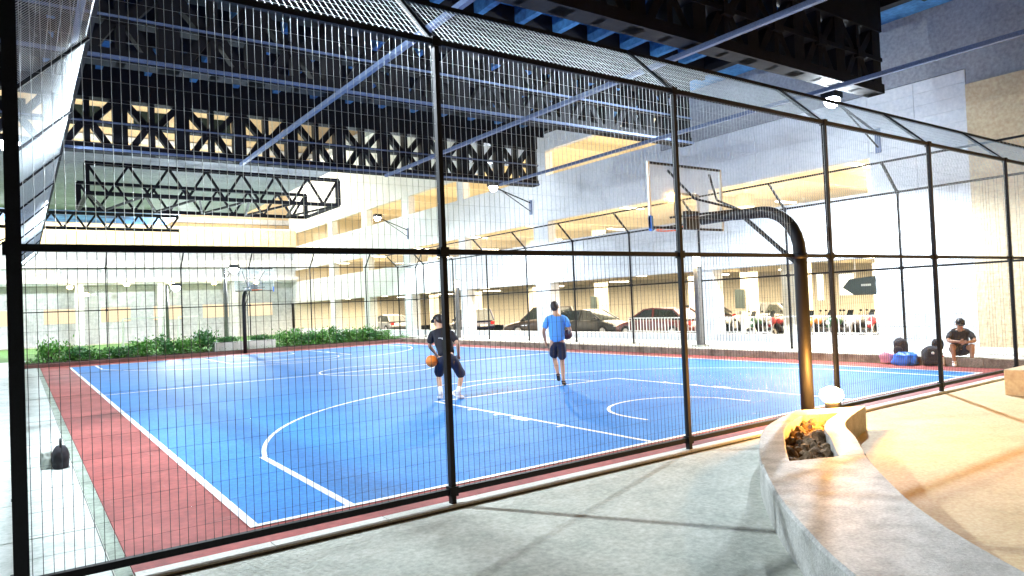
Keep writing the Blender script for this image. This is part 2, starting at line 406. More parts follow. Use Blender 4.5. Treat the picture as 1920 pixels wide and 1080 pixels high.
# ------------------------------------------------------------------ basketball hoops
def hoop(label, loc, rz):
    h = thing('basketball_hoop', label, 'basketball hoop', loc, rz)
    pts = [(0, 0, -.06), (0, 0, 1.3), (0, 0, 2.42)]
    for k in range(1, 9):
        a = k/8*R(88); pts.append((0, .62*(1-math.cos(a)), 2.46+.65*math.sin(a)))
    pts += [(0, 1.2, 3.13), (0, 1.72, 3.12)]
    MB().tube(pts, [.092]*3+[.088]*8+[.08, .075], 16).obj('pole', m_black, h, True)
    MB().tube([(0, 0, 2.36), (0, 0, 2.44)], .105, 16).obj('pole_collar', m_black, h, True)
    for s in (-1, 1): MB().bar((s*.045, .06, 2.3), (s*.045, .92, 3.08), .026).obj('brace', m_black, h)
    for s in (-1, 1): MB().tube([(0, .98, 3.2), (s*.28, 1.62, 3.45), (s*.52, 1.95, 3.95)], .02, 8).obj('brace', m_black, h, True)
    for s in (-1, 1): MB().tube([(0, .98, 3.2), (s*.5, 1.96, 3.18)], .018, 8).obj('brace', m_black, h, True)
    MB().box(-.16, .16, 1.9, 1.98, 3.0, 3.3).obj('mount_plate', m_black, h)
    y = 2.0; z0, z1 = 3.0, 4.08; x = .91
    MB().box(-x+.035, x-.035, y+.012, y+.024, z0+.035, z1-.035).obj('backboard', m_glass, h)
    fr = [(-x, -x+.035, y, y+.04, z0, z1, m_signwhite), (x-.035, x, y, y+.04, z0, z1, m_signwhite),
          (-x+.035, x-.035, y, y+.04, z0, z0+.035, m_black), (-x+.035, x-.035, y, y+.04, z1-.035, z1, m_fence)]
    for q in fr: MB().box(*q[:6]).obj('frame', q[6], h)
    for s in (-1, 1): MB().box(s*.30-.02, s*.30+.02, y+.026, y+.03, 3.19, 3.62).obj('target_line', m_wallgrey, h)
    MB().box(-.28, .28, y+.026, y+.03, 3.58, 3.62).obj('target_line', m_wallgrey, h)
    MB().box(-.91, -.86, y-.012, y+.05, z0-.04, z0+.2).obj('edge_pad', m_bag, h)
    MB().box(-.1, .1, y+.03, y+.2, 3.03, 3.07).obj('rim_bracket', m_orangerim, h)
    MB().tube([(.235*math.cos(a), y+.42+.235*math.sin(a), 3.05) for a in [2*math.pi*k/28 for k in range(29)]], .012, 8, False).obj('rim', m_orangerim, h, True)
    return h
hoop('near basketball hoop on a thick black curved pole beside the granite wall', (7.5, -.72, 0), 0)
hoop('far basketball hoop whose straight dark pole rises from the planting bed', (7.4, 29.45, 0), math.pi)

# ------------------------------------------------------------------ roof: trusses, beams, deck
BOT, TOPZ = 7.0, 8.62
def box_mesh(nm, w, d, h, m): return MB().box(-w/2, w/2, -d/2, d/2, -h/2, h/2).mesh(nm, m)
P_ = 1.76
def diag_mesh(x0, z0, x1, z1, w=.19, d=.24): return MB().bar((x0, 0, z0), (x1, 0, z1), d, w, (0, 0, 1)).mesh('diagonal', m_truss)
vm_c = box_mesh('vertical', .16, .30, TOPZ-BOT, m_truss); vm_b = box_mesh('vertical', .40, .32, TOPZ-BOT, m_truss)
dms = [diag_mesh(-P_/2+.1, 8.65, -.12, 7.88), diag_mesh(P_/2-.1, 8.65, .12, 7.88), diag_mesh(-.1, 7.9, -P_/2+.26, 7.12), diag_mesh(.1, 7.9, P_/2-.26, 7.12)]
gus = MB().box(-.17, .17, -.235, .235, -.12, .12).mesh('gusset_plate', m_truss)
def truss(label, y, xa=-12.6, xe=17.0):
    t = thing('roof_truss', label, 'roof truss', (0, y, 0), 0, 'big dark roof trusses')
    MB().box(xa, xe, -.22, .22, BOT, BOT+.24).obj('bottom_chord', m_truss, t)
    MB().box(xa, xe, -.20, .20, 7.84, 7.94).obj('middle_chord', m_truss, t)
    MB().box(xa, xe, -.22, .22, TOPZ, 9.895).obj('top_chord', m_truss, t)
    if y > 5: MB().box(xa, xe, -.28, -.23, BOT+.02, BOT+.09).obj('lit_edge_strip', m_beam, t)  # paler strips paint the lit edges of the chords, not separate steel parts
    if y > 5: MB().box(xa, xe, -.25, -.21, 7.86, 7.91).obj('lit_edge_strip', m_beam, t)
    x = 15.92
    while x > xa+1:
        link('vertical', vm_c, t, (x, 0, (BOT+TOPZ)/2)); link('vertical', vm_b, t, (x+P_/2, 0, (BOT+TOPZ)/2))
        for d in dms: link('diagonal', d, t, (x, 0, 0))
        link('gusset_plate', gus, t, (x, 0, 7.89))
        x -= P_
    return t
truss('dark steel roof truss nearest the camera, its end above the right floodlight', 2.83)
truss('dark steel roof truss, second from the camera, crossing high over the court', 9.25)
truss('dark steel roof truss, third from the camera, with lit gaps behind it', 17.8)
for x, lb in ((-6.0, 'outermost left'), (-.78, 'left'), (4.46, 'middle left'), (9.7, 'middle right'), (14.93, 'right')):
    tag(MB().box(x-.05, x+.05, -9, 17.55, 6.86, 6.96).obj('roof_beam', m_beam),
        f'{lb} slim blue grey beam running under the roof trusses away from the camera', 'beam', 'slim beams under the trusses')
deck = thing('roof_deck', 'ribbed underside of the big roof over the court, blue glow painted in', 'roof')
MB().box(-13, 19.95, -10, 18.4, 9.9, 10.1).obj('deck_sheet', m_deck, deck)
pur = MB().box(-13, 17.2, -.06, .06, 9.1, 9.9).mesh('purlin', m_truss)
rib = MB().box(-.09, .09, -10, 18.2, 9.4, 9.9).mesh('rib', m_deck)
for i in range(16): link('purlin', pur, deck, (0, -9+i*1.76, 0))
for i in range(24): link('rib', rib, deck, (-12.6+i*1.3, 0, 0))
MB().box(17.2, 17.5, -10, 18.4, 9.35, 9.9).obj('edge_beam', m_truss, deck)
# lighter box truss further back
bt = thing('box_truss', 'lighter zigzag box truss hanging beyond the third big truss', 'roof truss', (0, 25.7, 0))
X0, X1 = .6, 11.0
def zig(t, y0, y1, za, zb, n, xa=X0, xb=X1, w=.1):
    for i in range(n):
        x, x2 = xa+(xb-xa)*i/n, xa+(xb-xa)*(i+.5)/n; x3 = xa+(xb-xa)*(i+1)/n
        MB().bar((x, y0, za), (x2, y1, zb), w).obj('diagonal', m_truss, t); MB().bar((x2, y1, zb), (x3, y0, za), w).obj('diagonal', m_truss, t)
for y, z in ((0, 8.2), (0, 7.0), (4.7, 7.0), (4.7, 8.2)):
    MB().bar((X0-.05, y, z), (X1+.05, y, z), .16).obj('chord', m_truss, bt)
zig(bt, 0, 0, 8.2, 7.0, 7); zig(bt, 4.7, 4.7, 8.2, 7.0, 7); zig(bt, 0, 4.7, 7.0, 7.0, 5, w=.09)
for x in (X0, X1):
    for y in (0, 4.7): MB().bar((x, y, 7), (x, y, 8.2), .2).obj('end_post', m_truss, bt)
    MB().bar((x, 0, 7), (x, 4.7, 7), .14).obj('end_rail', m_truss, bt)
MB().box(-13, X1+.2, -.3, 19.0, 8.9, 9.0).obj('roof_sheet', m_wallgrey, bt)
bt2 = thing('box_truss', 'small dark truss furthest back at upper left above the beige band', 'roof truss', (0, 45, 0))
for z in (7.8, 8.75): MB().bar((-12, 0, z), (7.25, 0, z), .18).obj('chord', m_truss, bt2)
zig(bt2, 0, 0, 8.75, 7.8, 16, -12, 7.25, .12)
MB().box(-12, 7.4, -.2, 6, 8.9, 9.05).obj('roof_sheet', m_deck, bt2)

# ------------------------------------------------------------------ parking building on the right
pb = thing('parking_building', 'white parking building with long lit openings along the right of the court', 'building', (20, 0, 0))
YE = 61.55
T = .28
F = MB()   # wall bands (x from 0 to T in local)
def wallbox(y0, y1, z0, z1, m=m_white, x0=0, x1=T, nm='wall'): return MB().box(x0, x1, y0, y1, z0, z1).obj(nm, m, pb)
wallbox(4.65, YE, -.06, .43)
wallbox(1.87, 4.65, -.06, 7.9)
wallbox(4.65, YE, 2.86, 4.88)
wallbox(4.65, YE, 5.95, 7.9)
wallbox(1.872, 13.2, 7.92, 15, m_wallgrey, .0, .3)
wallbox(13.2, YE, 7.9, 8.24); wallbox(13.2, YE, 9.5, 15)
bays = [(10.9, 11.5), (20.9, 22.1), (28.9, 29.6), (36.0, 37.1), (43.0, 44.0), (50.2, 51.2)]
for a, b in bays:
    wallbox(a, b, .43, 2.86, m_white, .02, .62, 'pillar'); wallbox(a, b, 4.88, 5.95, m_white, .02, .5, 'pillar')
    if a > 13: wallbox(a, b, 8.24, 9.5, m_white, .02, .5, 'pillar')
# beige end part
wallbox(-16, 1.87, -.06, 7.46, m_beige, -.06, .3, 'end_wall'); wallbox(-16, 1.87, 7.46, 15, m_wallgrey, 0, .3, 'end_wall')
# cladding panels
pn = {}
def panels(y0, y1, z0, z1, pw=1.2, ph=.36):
    ny = max(1, round((y1-y0)/pw)); nz = max(1, round((z1-z0)/ph)); w = (y1-y0)/ny; h = (z1-z0)/nz
    me = MB().box(-.022, 0, .006, w-.006, .006, h-.006).mesh('cladding_panel', m_white)
    for i in range(ny):
        for j in range(nz): link('cladding_panel', me, pb, (random.uniform(-.003, .003), y0+i*w, z0+j*h))
panels(1.87, 4.65, .0, 7.9); panels(4.65, 20.9, 2.88, 4.86, 1.36, .5); panels(4.65, 20.9, 5.97, 7.88, 1.36, .48)
# floors, ceilings, back wall
DEP = 15
for z, m in ((-.02, m_innerfloor), (4.2, m_innerfloor), (7.5, m_innerfloor)):
    MB().box(.3, DEP, 1.9, YE, z-.25, z).obj('floor', m, pb)
for z in (3.55, 6.85, 11.2): MB().box(.3, DEP, 1.9, YE, z, z+.12).obj('ceiling', m_inner, pb)
MB().box(DEP, DEP+.3, 1.9, YE, 0, 12).obj('back_wall', m_inner, pb)
MB().box(.3, DEP, 1.7, 1.9, -.06, 12).obj('side_wall', m_inner, pb)
MB().box(.3, DEP, YE, YE+.2, -.06, 12).obj('side_wall', m_inner, pb)
MB().box(-.5, DEP+.3, -16, YE+.2, 15, 15.3).obj('roof', m_wallgrey, pb)
for yb in (4.8, 8.1, 14.7, 18.0, 25.5, 32.5, 40, 47):
    for z0, z1 in ((-.02, 3.55), (4.2, 6.85)):
        MB().box(7.6, 8.2, yb, yb+.6, z0, z1).obj('pillar', m_inner, pb)
for yb in (8.05,): MB().box(1.3, 1.9, yb-.1, yb+.75, -.02, 3.55).obj('pillar', m_inner, pb)
for yb in (3.2, 9.5, 15.8, 24, 31, 38, 45, 53):
    for z0 in (3.05, 6.35, 10.7): MB().box(.32, DEP, yb, yb+.4, z0, z0+.5).obj('ceiling_beam', m_inner, pb)
# dark boxes & ducts on inside columns
for (x, y, z, s) in ((7.5, 15.0, 1.2, .5), (7.5, 25.8, 1.2, .45), (7.5, 40.2, 1.3, .5)):
    MB().box(x-.1, x, y, y+s, z, z+.95).obj('switch_box', m_signdark, pb)
# railings in the openings
def railing(y0, y1, z0=.43, h=.62, label=''):
    rl = thing('railing', label, 'railing', (20.12, y0, z0))
    for z in (.06, h): MB().box(-.02, .02, 0, y1-y0, z-.02, z+.02).obj('rail', m_rail, rl)
    bm_ = MB().box(-.012, .012, -.012, .012, .08, h-.02).mesh('baluster', m_rail)
    n = int((y1-y0)/.17)
    for i in range(n+1): link('baluster', bm_, rl, (0, i*(y1-y0)/n, 0))
railing(4.75, 7.95, label='white railing in the lit opening in front of the motorcycles')
railing(8.5, 10.85, label='white railing just right of the near grey lamp column')
railing(11.6, 15.6, label='pale railing in front of the maroon car')
# ceiling tube lights
tube_me = MB().box(-.75, .75, -.09, .09, -.05, 0).mesh('tube', m_tube)
hs_me = MB().box(-.8, .8, -.13, .13, 0, .05).mesh('housing', m_rail)
tub = []
for lv, zc in (('ground', 3.02), ('middle', 6.3), ('top', 10.6)):
    for iy, y in enumerate((6.4, 13.4, 17.6, 25.2, 31.6, 39.6, 47, 55)):
        for x in ((2.6, 8.9) if lv != 'top' else (2.4,)):
            t = thing('tube_light', f'{ORD[iy]} {"front" if x < 5 else "inner"} tube light from the near end, {lv} parking level ceiling', 'ceiling light', (20+x, y, zc), 0, f'{lv} level parking tube lights')
            link('tube', tube_me, t); link('housing', hs_me, t)
for lv, zc, pw in (('g', 2.98, 2900), ('m', 6.25, 1500), ('t', 10.5, 1500)):
    for y0, y1 in ((2.5, 11), (11, 21), (21.5, 33), (33, 46), (46, 59)):
        lamp('garage_light', 'AREA', (26.0, (y0+y1)/2, zc), pw, WARM, pb and None, (9, y1-y0-1), (26.0, (y0+y1)/2, 0))
# dark elongated directional sign and white light boxes
sg = thing('direction_sign', 'dark pointed sign hanging inside the rightmost ground level opening', 'sign', (20.9, 5.0, 2.02))
MB().add([(x, y, z) for x in (0, .05) for y, z in ((0, -.32), (.85, -.32), (1.25, -.05), (1.0, .22), (.0, .3))],
         [(0, 1, 2, 3, 4), (9, 8, 7, 6, 5)]+[(i, (i+1) % 5, 5+(i+1) % 5, 5+i) for i in range(5)]).obj('panel', m_signdark, sg)
MB().box(-.004, 0, .28, .62, -.03, .04).obj('marking', m_signwhite, sg)
for y in (.2, .8): MB().bar((.02, y, .28), (.02, y, 1.0), .02).obj('hanger', m_rail, sg)
for lb, (y, z, w, h) in (('narrow white light box hanging left in the rightmost ground opening', (7.2, 1.55, .22, .95)), ('wide white light box hanging beside the dark pointed sign', (6.1, 1.7, .5, .75))):
    t = thing('light_box', lb, 'light box', (21.3, y, z))
    MB().box(.0, .08, 0, w, 0, h).obj('case', m_rail, t); MB().box(-.004, 0, .02, w-.02, .02, h-.02).obj('panel', glow('light_box_panel', (1, .95, .8), 2.5), t)

# ------------------------------------------------------------------ floodlights on facade brackets
def floodlight(label, y, z, reach, rise, power, x=20.0, dirx=-1, tgt=(7, 0, 0), pole=False, cone=150):
    fl = thing('floodlight', label, 'floodlight', (x, y, z))
    hx, hz = dirx*reach, rise
    if pole:
        MB().tube([(0, 0, -z), (0, 0, 0), (0, 0, .3)], [.11, .08, .07], 12).obj('pole', m_post, fl, True)
    else: MB().box(-.05, 0, -.09, .09, -.5, .25).obj('wall_plate', m_beam, fl)
    MB().bar((0, 0, .1), (hx, 0, hz), .05).obj('arm', m_fence, fl)
    MB().bar((0, 0, -.35), (hx*.75, 0, hz*.75), .035).obj('arm', m_fence, fl)
    MB().box(hx-.24, hx+.24, -.2, .2, hz+.02, hz+.2).obj('housing', m_fence, fl)
    q = .20 if not pole else .24
    MB().tube([(hx, 0, hz+.015), (hx, 0, hz-.05), (hx, 0, hz-.05-q*.6), (hx, 0, hz-.05-q)], [q, q*1.1, q*.8, q*.25], 16).obj('lens', m_flood, fl, True)
    t = Vector(tgt)
    lamp('lamp_light', 'SPOT', (hx, 0, hz-.42), power, COOL, fl, .12, (t.x-x, t.y-y, -z), cone, .35)
    return fl
floodlight('bright floodlight on a wall bracket above the near right of the court', 4.35, 6.55, 2.5, .82, 7200, tgt=(13, 5, 0), cone=170)
floodlight('floodlight on a wall bracket beside the end of the third truss', 22.2, 6.95, 2.3, .8, 4200, tgt=(12, 22, 0), cone=170)
floodlight('bright floodlight on a wall bracket far along the parking building', 36.2, 7.1, 2.2, .9, 4200, tgt=(11, 33, 0), cone=170)
floodlight('floodlight on a pole outside the near left fence', 4.7, 7.0, .9, .3, 4300, x=-2.6, dirx=1, tgt=(3, 3, 0), pole=True, cone=165)
floodlight('floodlight on a pole at the left fence, second from the camera', 17, 6.4, .9, .5, 1700, x=-2.7, dirx=1, tgt=(4, 17, 0), pole=True, cone=165)
floodlight('floodlight on a pole at the left fence, furthest away', 30, 5.2, .9, .5, 1500, x=-2.7, dirx=1, tgt=(4, 30, 0), pole=True, cone=165)
floodlight('brightest far floodlight on a pole behind the far hoop', 34, 4.2, .5, .3, 1800, x=7.6, dirx=1, tgt=(8, 26, 0), pole=True, cone=165)
floodlight('far floodlight on a low pole left of the far hoop', 40, 3.6, .5, .2, 1500, x=5.6, dirx=1, tgt=(6, 36, 0), pole=True, cone=165)
# lamp columns at the right fence
for lb, y in (('grey lamp column with a glowing head by the maroon car', 9.48), ('grey lamp column with a glowing head behind the dribbling player', 25.7)):
    lc = thing('lamp_column', lb, 'lamp post', (17.45, y, .16), 0, 'lamp columns on the right ledge')
    MB().box(-.09, .09, -.09, .09, .04, 2.75).obj('column', m_post, lc); MB().box(-.2, .2, -.2, .2, 0, .05).obj('base_plate', m_kerb, lc)
    MB().box(-.085, .085, -.085, .085, 2.755, 3.1).obj('lamp_head', m_postlens, lc); MB().box(-.11, .11, -.11, .11, 3.105, 3.16).obj('cap', m_post, lc)
    lamp('lamp_light', 'POINT', (-.3, 0, 2.9), 60, (1, .8, .5), lc, .1)
# warm street lamp to the right outside the frame, lights the tan paving and the beige wall
sl = thing('street_lamp', 'tall street lamp with an orange head beyond the right edge', 'lamp post', (16.2, -6.2, 0))
MB().tube([(0, 0, -.06), (0, 0, 5.2)], [.09, .06], 12).obj('pole', m_post, sl, True)
MB().bar((0, 0, 5.15), (-.5, 0, 5.3), .05).obj('arm', m_post, sl)
MB().box(-.85, -.4, -.12, .12, 5.27, 5.36).obj('head', m_post, sl); MB().box(-.8, -.45, -.1, .1, 5.25, 5.268).obj('lens', m_orangelens, sl)
lamp('lamp_light', 'SPOT', (-.6, 0, 5.1), 1350, (1, .56, .14), sl, .15, (-2.2, 1.5, 0), 140, .5)

# ------------------------------------------------------------------ far buildings, goals
fb = thing('far_building', 'long grey and white building with a beige parapet behind the grass field', 'building', (0, 60, 0))
MB().box(-35, 19.998, 1.6, 2, 0, 5.0).obj('wall', m_farwall, fb)
MB().box(-35, 19.998, .1, 2, 5.0, 6.9).obj('wall', m_farwall, fb)
MB().box(-35, 19.998, -.5, .1, 5.02, 5.35).obj('ledge', m_farwhite, fb); MB().box(-35, 19.998, -.3, .1, 6.2, 6.9).obj('ledge', m_farwhite, fb)
for i in range(17): MB().box(-34.5+i*3.2, -34.2+i*3.2, -.15, .1, 5.36, 6.19).obj('mullion', m_farwhite, fb)
MB().box(-35, 19.998, .8, 2, 6.9, 8.2).obj('wall', m_farwall, fb)
MB().box(-35, 19.998, -.4, 2, 8.2, 9.7).obj('parapet', m_beige, fb)
MB().box(-35, 19.998, 0, 8, 9.7, 9.9).obj('roof', m_farwall, fb)
MB().box(-35, 19.998, -.25, 1.6, 4.9, 5.0).obj('canopy', m_farwhite, fb)
wm = MB().box(-1.1, 1.1, -.05, 0, -.6, .6).mesh('window', glow('lit_window', (1, .78, .5), 1.1)); wf = MB().box(-1.18, 1.18, -.03, .04, -.68, .68).mesh('window_frame', m_farwhite)
for i in range(13):
    link('window_frame', wf, fb, (-31+i*4, 1.57, 2.4)); link('window', wm, fb, (-31+i*4, 1.55, 2.4))
for i in range(9): MB().box(-34+i*6, -33.4+i*6, -.1, .4, 0, 4.95).obj('pillar', m_farwhite, fb)
tf = thing('far_building', 'tall warm lit building rising far behind the roof trusses', 'building', (0, 66, 0))
MB().box(-40, 45, 0, 4, 0, 34).obj('wall', m_beige, tf)
for k in range(6): MB().box(-40, 45, -.3, 0, 11+k*3.6, 11.5+k*3.6).obj('ledge', m_farwhite, tf)
wt = MB().box(-1.5, 1.5, -.06, 0, -.9, .9).mesh('window', m_carglass)
for k in range(5):
    for i in range(10): link('window', wt, tf, (-36+i*5.6, -.002, 13.2+k*3.6))
# canopy lights far
for i, (x, z) in enumerate(((-.3, 5.35), (1.6, 4.55), (2.7, 3.95), (5.6, 4.7), (9.0, 4.7), (12.4, 4.7), (16, 4.7))):
    t = thing('canopy_light', f'{ORD[i]} warm lamp from the left under the far building canopy', 'lamp', (x, 59.0, z), 0, 'warm lamps on the far building')
    MB().bar((0, 0, .3), (0, .9, .5), .05).obj('bracket', m_post, t)
    MB().tube([(0, 0, 0), (0, 0, .12), (0, 0, .25)], [.16, .22, .14], 12).obj('globe', glow('warm_globe', (1, .75, .35), 30), t, True); MB().box(-.1, .1, -.1, .1, .25, .3).obj('holder', m_post, t)
for x in (-16, 0, 14): lamp('facade_fill_light', 'POINT', (x, 56, 13), 4200, (1, .85, .62), None, .4)  # unseen fill added to brighten the far buildings
for x in (-18, -4, 8): lamp('field_fill_light', 'POINT', (x, 50, 8), 3900, (.9, .97, 1), None, .3)  # more added fill without fixtures, washes the field and far wall
def goal(label, x, y, w, h):
    g = thing('football_goal', label, 'goal', (x, y, -.03))
    MB().box(0, .1, 0, .1, 0, h).obj('post', m_rail, g); MB().box(w, w+.1, 0, .1, 0, h).obj('post', m_rail, g)
    MB().box(0, w+.1, 0, .1, h+.002, h+.1).obj('crossbar', m_rail, g)
    for xx in (.05, w+.05): MB().bar((xx, .1, h), (xx, 1.1, 0), .05).obj('stay', m_rail, g)
    MB().bar((.05, 1.1, .03), (w+.05, 1.1, .03), .05).obj('base_bar', m_rail, g)
goal('white football goal on the grass left of the far hoop', 4.05, 48.2, 2.5, 1.95)
goal('narrow white goal frame just right of the larger goal', 7.2, 46, 1.3, 1.95)
# left: low wall and plants outside the left fence
lw = tag(MB().box(-6.2, -5.9, -4, 58, -.06, 1.5).obj('boundary_wall', m_path), 'long pale boundary wall beyond the left fence', 'wall')

# ------------------------------------------------------------------ vegetation
def shrub_mesh(seed, n, w, h, m, ls=.11):
    rg = random.Random(seed); mb = MB()
    cl = [(rg.gauss(0, w*.42), rg.gauss(0, .28), rg.uniform(.25, 1)*h*rg.uniform(.55, 1)) for _ in range(16)]
    for k in range(n):
        c = rg.choice(cl); p = Vector((c[0]+rg.gauss(0, .15), c[1]+rg.gauss(0, .13), max(.02, c[2]+rg.gauss(0, .12))))
        d = Vector((rg.uniform(-1, 1), rg.uniform(-1, 1), rg.uniform(-.2, 1.2))).normalized(); s = d.cross(Vector((rg.uniform(-1, 1), rg.uniform(-1, 1), rg.uniform(-1, 1)))).normalized()
        L = ls*rg.uniform(.7, 1.6); wd = L*.28
        mb.add([p, p+d*L*.5+s*wd, p+d*L, p+d*L*.5-s*wd], [(0, 1, 2, 3)])
    return mb.mesh('foliage', m)
def stem_mesh(seed, w, h):
    rg = random.Random(seed); mb = MB()
    for k in range(9):
        b = Vector((rg.gauss(0, .12), rg.gauss(0, .08), 0)); t = Vector((rg.gauss(0, w*.4), rg.gauss(0, .25), h*rg.uniform(.5, .9)))
        mb.tube([b, (b+t)/2+Vector((0, 0, .05)), t], [.014, .009, .005], 5)
    return mb.mesh('stem', m_soil)
shr = [(shrub_mesh(i, 900, .62, .62+.14*(i % 3), m_leaf if i % 2 else m_leaf2), stem_mesh(i, .6, .6)) for i in range(6)]
sp = [(-.6, 30.6, 1.15), (.35, 30.6, .8), (1.25, 30.7, .75), (2.15, 30.6, .7), (3.05, 30.6, .8), (3.95, 30.7, 1.1), (4.85, 30.6, .9), (5.75, 30.7, 1.3), (9.9, 30.6, .95), (10.7, 30.7, .9), (11.6, 30.6, 1.0), (12.5, 30.7, 1.05), (13.4, 30.6, .95), (14.3, 30.6, 1.0), (15.2, 30.7, .8)]
for i, (x, y, s) in enumerate(sp):
    t = thing('shrub', f'{ORD[i]} leafy green shrub from the left in the bed behind the far court edge', 'shrub', (x, y, .16), random.random()*.6, 'shrubs in the far planting bed')
    t.scale = (random.uniform(.75, 1.15), random.uniform(.7, 1.1), s*random.uniform(.75, 1.15)); fo, st = shr[i % 6]; link('foliage', fo, t); link('stem', st, t)
gc = MB(); rg = random.Random(5)
for k in range(7000):
    p = Vector((rg.uniform(-1.5, 17), rg.uniform(30.08, 31.5), .16+abs(rg.gauss(0, .07)))); d = Vector((rg.gauss(0, 1), rg.gauss(0, 1), .8)).normalized(); s = d.cross(Vector((0, 0, 1))).normalized(); L = rg.uniform(.05, .12)
    gc.add([p, p+d*L*.5+s*L*.3, p+d*L, p+d*L*.5-s*L*.3], [(0, 1, 2, 3)])
tag(gc.obj('ground_cover', m_leaf2), 'low bright green ground cover under the shrubs', 'plants', kind='stuff')
for lb, x in (('grey concrete planter box left of the far hoop pole', 6.15), ('grey concrete planter box right of the far hoop pole', 7.75)):
    t = thing('planter', lb, 'planter', (x, 30.15, .16))
    MB().box(0, 1.35, 0, .1, 0, .42).obj('side', m_kerb, t); MB().box(0, 1.35, .5, .6, 0, .42).obj('side', m_kerb, t)
    MB().box(0, .1, .1, .5, 0, .42).obj('end', m_kerb, t); MB().box(1.25, 1.35, .1, .5, 0, .42).obj('end', m_kerb, t); MB().box(.1, 1.25, .1, .5, .0, .34).obj('soil', m_soil, t)
    s = thing('plant', lb.replace('grey concrete planter box', 'small green plant in the planter'), 'plant', (x+.65, 30.45, .5)); s.scale = (.8, .5, .5)
    link('foliage', shr[3][0], s); link('stem', shr[3][1], s)
for i, (x, y) in enumerate(((-3.6, 1.5), (-3.9, 4.6), (-3.7, 8), (-4.0, 12), (-3.8, 17), (-3.9, 23))):
    t = thing('shrub', f'{ORD[i]} dark leafy shrub from the camera outside the left fence', 'shrub', (x, y, -.05), i, 'shrubs outside the left fence')
    t.scale = (.9, 1.4, 1.3); link('foliage', shr[(i*2+1) % 6][0], t); link('stem', shr[i % 6][1], t)

# ------------------------------------------------------------------ people
def skin(name, joints, edges, m, parent, sub=2, root=None, smooth=True):
    bm = bmesh.new(); ly = bm.verts.layers.skin.verify(); V = {}
    for k, (p, rr) in joints.items():
        v = bm.verts.new(p); V[k] = v; v[ly].radius = rr if isinstance(rr, tuple) else (rr, rr)
    V[root or list(joints)[0]][ly].use_root = True
    for a, b in edges: bm.edges.new((V[a], V[b]))
    me = bpy.data.meshes.new(name); bm.to_mesh(me); bm.free()
    o = bpy.data.objects.new(name, me); C.objects.link(o)
    sk = o.modifiers.new('skin', 'SKIN'); sk.use_smooth_shade = True
    ss = o.modifiers.new('sub', 'SUBSURF'); ss.levels = sub; ss.render_levels = sub
    bpy.context.view_layer.update()
    dg = bpy.context.evaluated_depsgraph_get()
    nm = bpy.data.meshes.new_from_object(o.evaluated_get(dg)); nm.name = name
    o.modifiers.clear(); o.data = nm; nm.materials.clear(); nm.materials.append(m)
    if name in ('shirt', 'shorts'):
        for v in nm.vertices:
            c = v.co; k = noise.noise(Vector((c.x*9, c.y*9, c.z*6+3)))*.012+noise.noise(Vector((c.x*22, c.y*22, c.z*11)))*.006
            v.co = c+v.normal*k
    nm.polygons.foreach_set('use_smooth', [True]*len(nm.polygons))
    o.parent = parent
    return o
def ell(nm, c, rad, m, parent, seg=20, cut=None, rot=(0, 0, 0)):
    bm = bmesh.new(); bmesh.ops.create_uvsphere(bm, u_segments=seg, v_segments=seg//2+2, radius=1)
    if cut is not None:
        bmesh.ops.delete(bm, geom=[v for v in bm.verts if v.co.z < cut], context='VERTS')
    for v in bm.verts: v.co = Vector((v.co.x*rad[0], v.co.y*rad[1], v.co.z*rad[2]))
    me = bpy.data.meshes.new(nm); bm.to_mesh(me); bm.free(); me.materials.append(m)
    me.polygons.foreach_set('use_smooth', [True]*len(me.polygons))
    return link(nm, me, parent, c, rot)
def lerp(a, b, t): return tuple(a[i]+(b[i]-a[i])*t for i in range(3))
